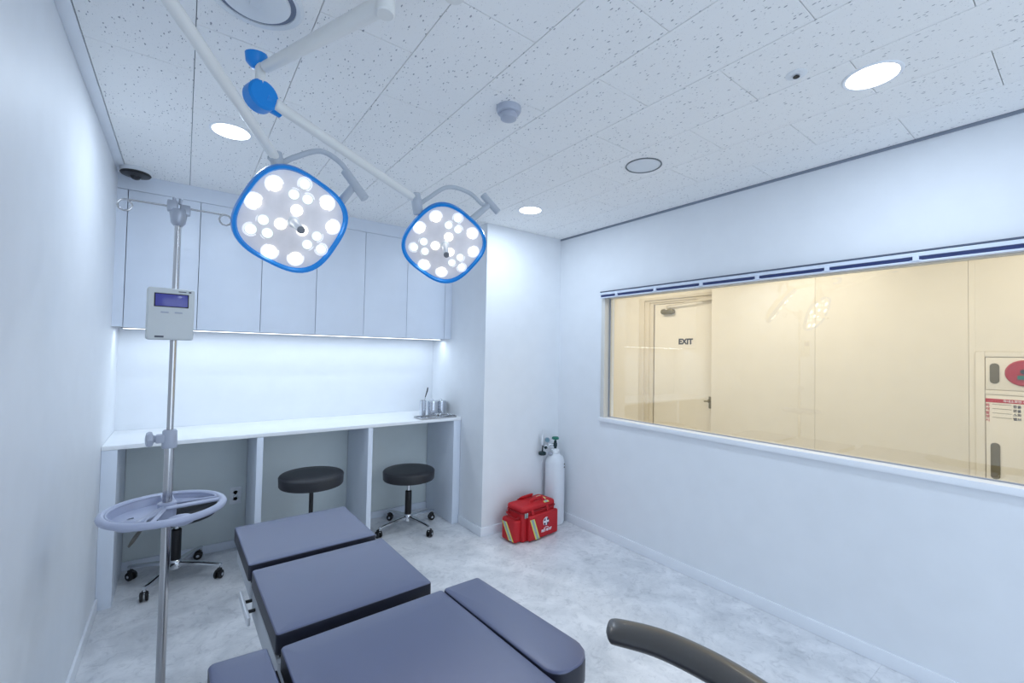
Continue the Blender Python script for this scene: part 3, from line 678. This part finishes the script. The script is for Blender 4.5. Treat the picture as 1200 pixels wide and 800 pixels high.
def head(C, ray, k_r, k_u, yoke, ta, tb, stub, arm_end, L=.40):
    ray = V(*ray); n = (-ray*(1-k_r*k_r-k_u*k_u)**.5 + rt*k_r - up*k_u).normalized()
    x = (rt - n*rt.dot(n)).normalized(); y = n.cross(x)
    Mx = Matrix((x, y, n)).transposed()
    # joint block on the end of the spring arm, curved yoke, T joint
    b = B(); e = V(*arm_end)-O; cyl(b, e+V(-.010, -.005, .026), e+V(.014, .004, -.062), .0225, n=18); cyl(b, e+V(-.02, -.012, .012), e+V(.01, .006, -.006), .0215, n=18); sobj('end_joint', b, lampg)
    b = B(); pts = spline([V(*p)-O for p in yoke], 6); tube(b, pts, .0095, n=12); yk = sobj('yoke', b, lampg)
    b = B(); A, Bq = V(*ta)-O, V(*tb)-O; cyl(b, A, Bq, .0165, n=18); m_ = (A+Bq)/2; 
    cyl(b, m_, V(*stub)-O, .013, .017, n=14); obj('tilt_joint', b, lampg, SL)
    h = B()
    def sq(f, z, n_exp=2.9, m=64, rad=.196):
        r_ = []
        for i in range(m):
            a = 2*PI*i/m; c_, s_ = math.cos(a), math.sin(a)
            # superellipse turned so that its corners lie on the axes
            ca, sa = math.cos(a+PI/4), math.sin(a+PI/4)
            q = (abs(ca)**n_exp+abs(sa)**n_exp)**(-1/n_exp) * rad/ (2**(.5-1/n_exp)) * f
            r_.append(V(q*c_, q*s_, z))
        return r_
    rings(h, [sq(.30, -.062), sq(.62, -.055), sq(.86, -.036), sq(.97, -.014), sq(.985, -.004), sq(.95, -.002)])
    hd = sobj('lamp_head', h, lampw); hd.matrix_local = Matrix.Translation(V(*C)-O) @ Mx.to_4x4()
    b = B(); rings(b, [sq(.945, -.004), sq(.985, -.010), sq(1.0, -.004), sq(1.0, .008), sq(.990, .020), sq(.940, .019), sq(.905, .004)], closed=True); obj('rim', b, blue, hd, label='blue rim')
    b = B(); rings(b, [sq(.945, -.0035), sq(.945, .003), sq(.90, .0065), sq(.5, .010), sq(.05, .011)]); obj('front_cover', b, face_m, hd)
    def led(px, py, r, m):
        b = B(); d_ = math.hypot(px, py); z = .0085-.014*max(0, d_-.10)
        lathe(b, [(r, -.001), (r*.97, .004), (r*.85, .009), (r*.62, .013), (r*.33, .0155), (.0005, .0165)], (px, py, z), n=20); obj('led_lens', b, m, hd)
        b = B(); lathe(b, [(r*1.28, -.0015), (r*1.24, .0005), (r*1.02, .0005), (r*1.0, -.001)], (px, py, z), n=20, cap=False); obj('led_cup', b, cup_m, hd)
    for k in range(3):
        a = PI + 2*PI*k/3; u_ = V(math.cos(a), math.sin(a), 0); w_ = V(-u_.y, u_.x, 0)
        for (rr, oo, sz, mm) in ((.043, 0, .0215, led_m), (.093, .0235, .0195, ledc_m), (.093, -.0235, .0195, ledc_m), (.140, 0, .0205, ledc_m)):
            p = u_*rr+w_*oo; led(p.x, p.y, sz, mm)
        for da in (-.33, .33):
            a2 = 2*PI*k/3+da; led(.137*math.cos(a2), .137*math.sin(a2), .0245, led_m)
    b = B(); lathe(b, [(.021, .008), (.021, .016), (.014, .020), (.0125, .050), (.0135, .115), (.012, .118)], n=24); obj('grip_handle', b, whitep, hd)
    b = B(); lathe(b, [(.0125, .1175), (.0125, .123), (.009, .125)], n=20); obj('handle_cap', b, mat('handle_cap_grey', (120, 122, 128), .4), hd)
    l = bpy.data.lights.new('lamp_light', 'SPOT'); l.energy = 9; l.color = (1, .97, .94); l.spot_size = 1.0; l.spot_blend = .6; l.shadow_soft_size = .12
    lo = bpy.data.objects.new('lamp_light', l); COL.objects.link(lo); lo.matrix_world = Matrix.Translation(V(*C)+n*.14) @ Matrix((x, -y, -n)).transposed().to_4x4()
head((.645, 1.755, 1.896), (.165, .954, .251), .28, .30, [(.600, 1.725, 2.085), (.636, 1.712, 2.112), (.717, 1.694, 2.152), (.783, 1.682, 2.126), (.821, 1.680, 2.084), (.839, 1.675, 2.055)], (.805, 1.692, 2.103), (.873, 1.657, 2.002), (.800, 1.735, 1.990), a1e)
head((1.300, 1.827, 1.932), (.452, .861, .235), .08, .43, [(1.160, 1.815, 2.082), (1.200, 1.806, 2.118), (1.291, 1.789, 2.187), (1.396, 1.773, 2.180), (1.465, 1.760, 2.135), (1.488, 1.745, 2.150)], (1.463, 1.760, 2.184), (1.530, 1.725, 2.103), (1.410, 1.800, 2.050), a2e)

# ---------------------------------------------------------------- ceiling fixtures
def downlight(x, y, lb):
    t = thing('downlight', lb, 'ceiling light', (x, y, H), 0, 'round recessed downlights')
    b = B(); lathe(b, [(.0765, 0), (.0765, -.003), (.0845, -.0045), (.0885, -.002), (.0885, 0)], n=40, cap=False); obj('trim_ring', b, trim_m, t)
    b = B(); lathe(b, [(.0765, 0.0), (.0765, -.0035), (.03, -.0045), (0.0, -.0045)], n=40, cap=False); obj('diffuser', b, dl_m, t)
downlight(*DL[0], 'lit round downlight between the lamp arms and the wall cabinets')
downlight(*DL[1], 'lit round downlight farthest from the viewer, close to the pillar corner')
downlight(*DL[2], 'largest-looking lit round downlight, right side of ceiling above the window')
def diffuser(x, y, s, lb):
    t = thing('air_diffuser', lb, 'vent', (x, y, H))
    b = B(); lathe(b, [(1.0*s, 0), (1.0*s, -.004), (.93*s, -.010), (.84*s, -.006), (.83*s, 0)], n=48, cap=False); obj('outer_ring', b, whitep, t)
    b = B(); lathe(b, [(.84*s, -.0), (.84*s, -.0022), (.70*s, -.0022), (.72*s, 0)], n=48, cap=False); obj('air_gap', b, mat('air_gap_grey', (120, 130, 150), .7), t)
    b = B(); lathe(b, [(.715*s, -.0), (.72*s, -.007), (.69*s, -.012), (.0, -.014)], n=48, cap=False); obj('centre_plate', b, whitep, t)
    return t
t = diffuser(.479, 1.470, .128, 'large round white air diffuser at the top, above the lamp arms')
b = B(); box(b, -.014, .014, -.03, .018, -.017, -.013, .001); obj('damper_catch', b, whitep, t)
t = thing('ceiling_speaker', 'white disc with thin dark ring in the ceiling before the window', 'ceiling speaker', (2.298, 1.470, H))
b = B(); lathe(b, [(.094, 0), (.095, -.004), (.092, -.006), (.0885, -.004), (.088, 0)], n=48, cap=False); obj('rim', b, mat('dark_ring_grey', (112, 118, 122), .5), t)
b = B(); lathe(b, [(.088, -.001), (.086, -.003), (.075, -.004), (0, -.004)], n=48, cap=False); obj('cover_disc', b, whitep, t)
t = thing('smoke_detector', 'small pale smoke detector hanging mid-ceiling', 'smoke detector', (1.40, 1.475, H))
b = B(); lathe(b, [(.052, 0), (.052, -.012), (.046, -.024), (.040, -.026)], n=32); obj('detector_base', b, grey, t)
b = B(); lathe(b, [(.034, -.026), (.036, -.034), (.033, -.048), (.020, -.055), (0, -.056)], n=32); obj('sensor_dome', b, grey, t)
t = thing('sprinkler', 'tiny sprinkler head with round white cover left of large downlight', 'sprinkler', (2.081, .651, H))
b = B(); lathe(b, [(.034, 0), (.034, -.002), (.026, -.005), (.012, -.006)], n=28); obj('escutcheon', b, whitep, t)
b = B(); lathe(b, [(.006, -.005), (.006, -.009), (.011, -.010), (.011, -.011), (.0, -.011)], n=14); obj('deflector', b, blackp, t)
t = thing('dome_camera', 'black dome camera on white base where ceiling meets left wall', 'camera', (.088, 3.345, H))
b = B(); lathe(b, [(.070, 0), (.072, -.010), (.072, -.020), (.068, -.024)], n=32); obj('mount_base', b, whitep, t)
b = B(); lathe(b, [(.068, -.024), (.072, -.030), (.066, -.038), (.030, -.044), (0, -.045)], n=32); obj('lower_cover', b, blackp, t)
b = B(); sphere(b, (0, 0, -.042), .027, sc=(1, 1, .8)); obj('lens_dome', b, mat('smoked_lens', (24, 26, 34), .08), t)

# ---------------------------------------------------------------- first aid bag
BG = thing('first_aid_bag', 'red first aid bag with white cross and yellow reflective stripes, against pillar', 'bag', (2.594, 2.720, 0), math.radians(5.5))
def soft(name, x0, x1, y0, y1, z0, z1, r, m=red, rad=.03, parent=BG, crown=.006, **k):
    b = B(); pad(b, [(p.x, p.y) for p in round_poly(rect(x0, x1, y0, y1), rad, 5)], z0, z1, r, crown=crown, seg=4); return obj(name, b, m, parent, smooth=60, **k)
soft('bag_body', -.182, .188, -.085, .10, .0, .225, .02)
lid = soft('lid', -.184, .190, -.087, .102, .216, .262, .020, rad=.035, crown=.010)
b = B(); tube(b, [V(p.x, p.y, .218) for p in round_poly(rect(-.185, .191, -.089, .103), .035, 5)], .0045, n=8, closed=True); obj('zip', b, dred, BG)
fp = soft('front_pocket', -.135, .184, -.118, -.083, .010, .195, .014, rad=.013, crown=0)
b = B(); tube(b, [(-.13, -.112, .178), (.16, -.112, .190)], .004, n=8); obj('pocket_zip', b, dred, fp)
sp = soft('side_pocket', -.246, -.176, -.075, .085, .012, .175, .016, rad=.025, crown=.002)
soft('side_pocket', .182, .206, -.07, .08, .012, .165, .014, rad=.015, crown=.002)
def strip(name, p0, p1, w, m, par, y=-.1195):
    p0, p1 = V(p0[0], y, p0[1]), V(p1[0], y, p1[1]); d = (p1-p0).normalized(); b = B()
    rings(b, [[p+V(w/2, 0, 0), p-V(w/2, 0, 0), p-V(w/2, -.002, 0), p+V(w/2, .002, 0)] for p in (p0, p1)]); return obj(name, b, m, par)
strip('reflective_stripe', (-.108, .172), (-.045, .012), .046, yel, fp, -.1190); strip('reflective_band', (-.108, .171), (-.045, .013), .024, silv, fp, -.1196)
def sstrip(name, w, m, x):
    b = B(); rings(b, [[V(x, yy+w/2, zz), V(x, yy-w/2, zz), V(x+.002, yy-w/2, zz), V(x+.002, yy+w/2, zz)] for yy, zz in ((.045, .150), (-.035, .022))]); obj(name, b, m, sp)
sstrip('reflective_stripe', .052, yel, -.2475); sstrip('reflective_band', .026, silv, -.2482)
for w, m, z in ((.052, yel, .2700), (.026, silv, .2708)):
    b = B(); rings(b, [[V(x+w/2, yy, zz), V(x-w/2, yy, zz), V(x-w/2, yy, zz-.002), V(x+w/2, yy, zz-.002)] for x, yy, zz in ((.085, -.085, z-.012), (.095, -.04, z+.0), (.105, .03, z+.002), (.11, .095, z-.012))]); obj('reflective_stripe' if m is yel else 'reflective_band', b, m, lid)
for s, yy in ((-1, -.048), (1, .055)):
    b = B(); pts = spline([(-.075, yy-.050, .14), (-.078, yy-.044, .215), (-.066, yy-.0, .272), (-.04, yy+.006, .285), (.045, yy+.006, .290), (.075, yy, .274), (.088, yy-.044, .215), (.086, yy-.05, .14)], 5) if s < 0 else spline([(-.070, yy+.03, .262), (-.05, yy, .282), (.045, yy-.01, .288), (.07, yy+.03, .262)], 5)
    tube(b, pts, .014, n=8, flat=.28, up=(0, 1, 0)); obj('handle', b, red, BG)
b = B(); tube(b, spline([(-.182, -.05, .19), (-.215, -.055, .185), (-.238, -.03, .20), (-.232, .03, .21), (-.185, .06, .20)], 4), .012, n=8, flat=.3); obj('shoulder_strap', b, dred, BG)
b = B(); [box(b, x-.006, x+.006, -.097, -.091, .186, .222, .002) for x in (-.158, -.138)]; obj('zip_pull', b, silv, BG)
# emblem and lettering on the front pocket
b = B(); lathe(b, [(.031, 0), (.031, .001)], (.045, -.1178, .125), (0, -1, 0), 28); obj('emblem_disc', b, mat('plum_print', (78, 34, 74), .5), fp)
b = B(); box(b, .038, .052, -.1205, -.1185, .097, .153); box(b, .017, .073, -.1205, -.1185, .118, .132); obj('white_cross', b, ink, fp)
b = B(); tube(b, [V(.045+.032*math.cos(a), -.1190, .125+.032*math.sin(a)) for a in [PI*(.35+k/14*.9) for k in range(15)]], .0026, n=6); obj('emblem_ring', b, ink, fp)
b = B(); tube(b, [V(.047+.030*math.cos(a), -.1190, .066+.018*math.sin(a)) for a in [PI*(.15+k/10*.7) for k in range(11)]], .0022, n=6); obj('emblem_arc', b, ink, fp)
text('lettering', 'FIRST AID KIT', .026, ink, fp, (.050, -.1192, .060), (PI/2, 0, 0), bold=.0012, sx=.72)

# ---------------------------------------------------------------- oxygen cylinder
OX = thing('oxygen_cylinder', 'white oxygen cylinder with green valve wheel and gauges, behind red bag', 'gas cylinder', (2.915, 2.805, 0), math.radians(-44))
b = B(); lathe(b, [(.070, 0), (.080, .006), (.083, .02), (.083, .50), (.080, .525), (.068, .555), (.045, .577), (.030, .585)], n=40); obj('tank', b, cylm, OX)
b = B(); lathe(b, [(.034, .578), (.036, .584), (.036, .612), (.028, .62), (.016, .625)], n=24); obj('neck_ring', b, whitep, OX)
b = B(); cyl(b, (0, 0, .62), (0, 0, .690), .012, n=14); box(b, -.016, .016, -.014, .014, .640, .672, .004); obj('valve_body', b, dgreen, OX)
b = B(); lathe(b, [(.022, .700), (.030, .704), (.031, .714), (.026, .722), (.010, .724)], n=9); cyl(b, (0, 0, .688), (0, 0, .702), .008, n=10); obj('valve_wheel', b, green, OX, label='green valve wheel')
b = B(); tube(b, [(-.012, -.002, .660), (-.055, -.02, .655), (-.090, -.035, .650)], .009, n=10); box(b, -.075, -.045, -.035, -.008, .640, .672, .004); obj('regulator', b, chrome, OX)
b = B(); lathe(b, [(.021, -.009), (.023, -.007), (.023, .007), (.019, .009)], (-.068, -.035, .700), (.12, -.98, .1), 24); cyl(b, (-.066, -.025, .66), (-.067, -.028, .685), .005, n=8); ga = obj('pressure_gauge', b, alu, OX)
b = B(); lathe(b, [(.018, 0), (.018, .001)], V(-.068, -.035, .700)+V(.12, -.98, .1).normalized()*.0092, (.12, -.98, .1), 24); obj('gauge_face', b, mat('gauge_face_teal', (96, 132, 146), .4), ga)
b = B(); lathe(b, [(.020, .570), (.032, .575), (.034, .592), (.026, .600), (.010, .603)], (-.108, -.042, 0), n=10); cyl(b, (-.108, -.042, .60), (-.104, -.04, .65), .006, n=8); obj('flow_knob', b, dgreen, OX)
b = B(); cyl(b, (-.090, -.030, .628), (-.070, -.03, .640), .013, n=12); obj('flow_valve', b, dgreen, OX)
b = B(); tube(b, [(-.108, -.042, .575), (-.108, -.042, .505)], .0022, n=6); tube(b, [(-.108, -.042, .66), (-.108, -.042, .785)], .0022, n=6); lathe(b, [(.008, .660), (.009, .665), (.009, .735), (.006, .74)], (-.110, -.042, 0), n=12); obj('flow_tube', b, whitep, OX)
b = B(); box(b, -.062, -.022, -.048, -.030, .574, .596, .005); obj('outlet_fitting', b, alu, OX)
for z in (.475, .500):
    b = B(); a0 = math.radians(-24)
    rs_ = [[V(math.cos(a)*r_, math.sin(a)*r_, zz) for r_, zz in ((.0832, z-.006), (.0842, z-.006), (.0842, z+.006), (.0832, z+.006))] for a in [a0+.06*k for k in range(6)]]
    rings(b, rs_); obj('label_mark', b, blackp, OX)
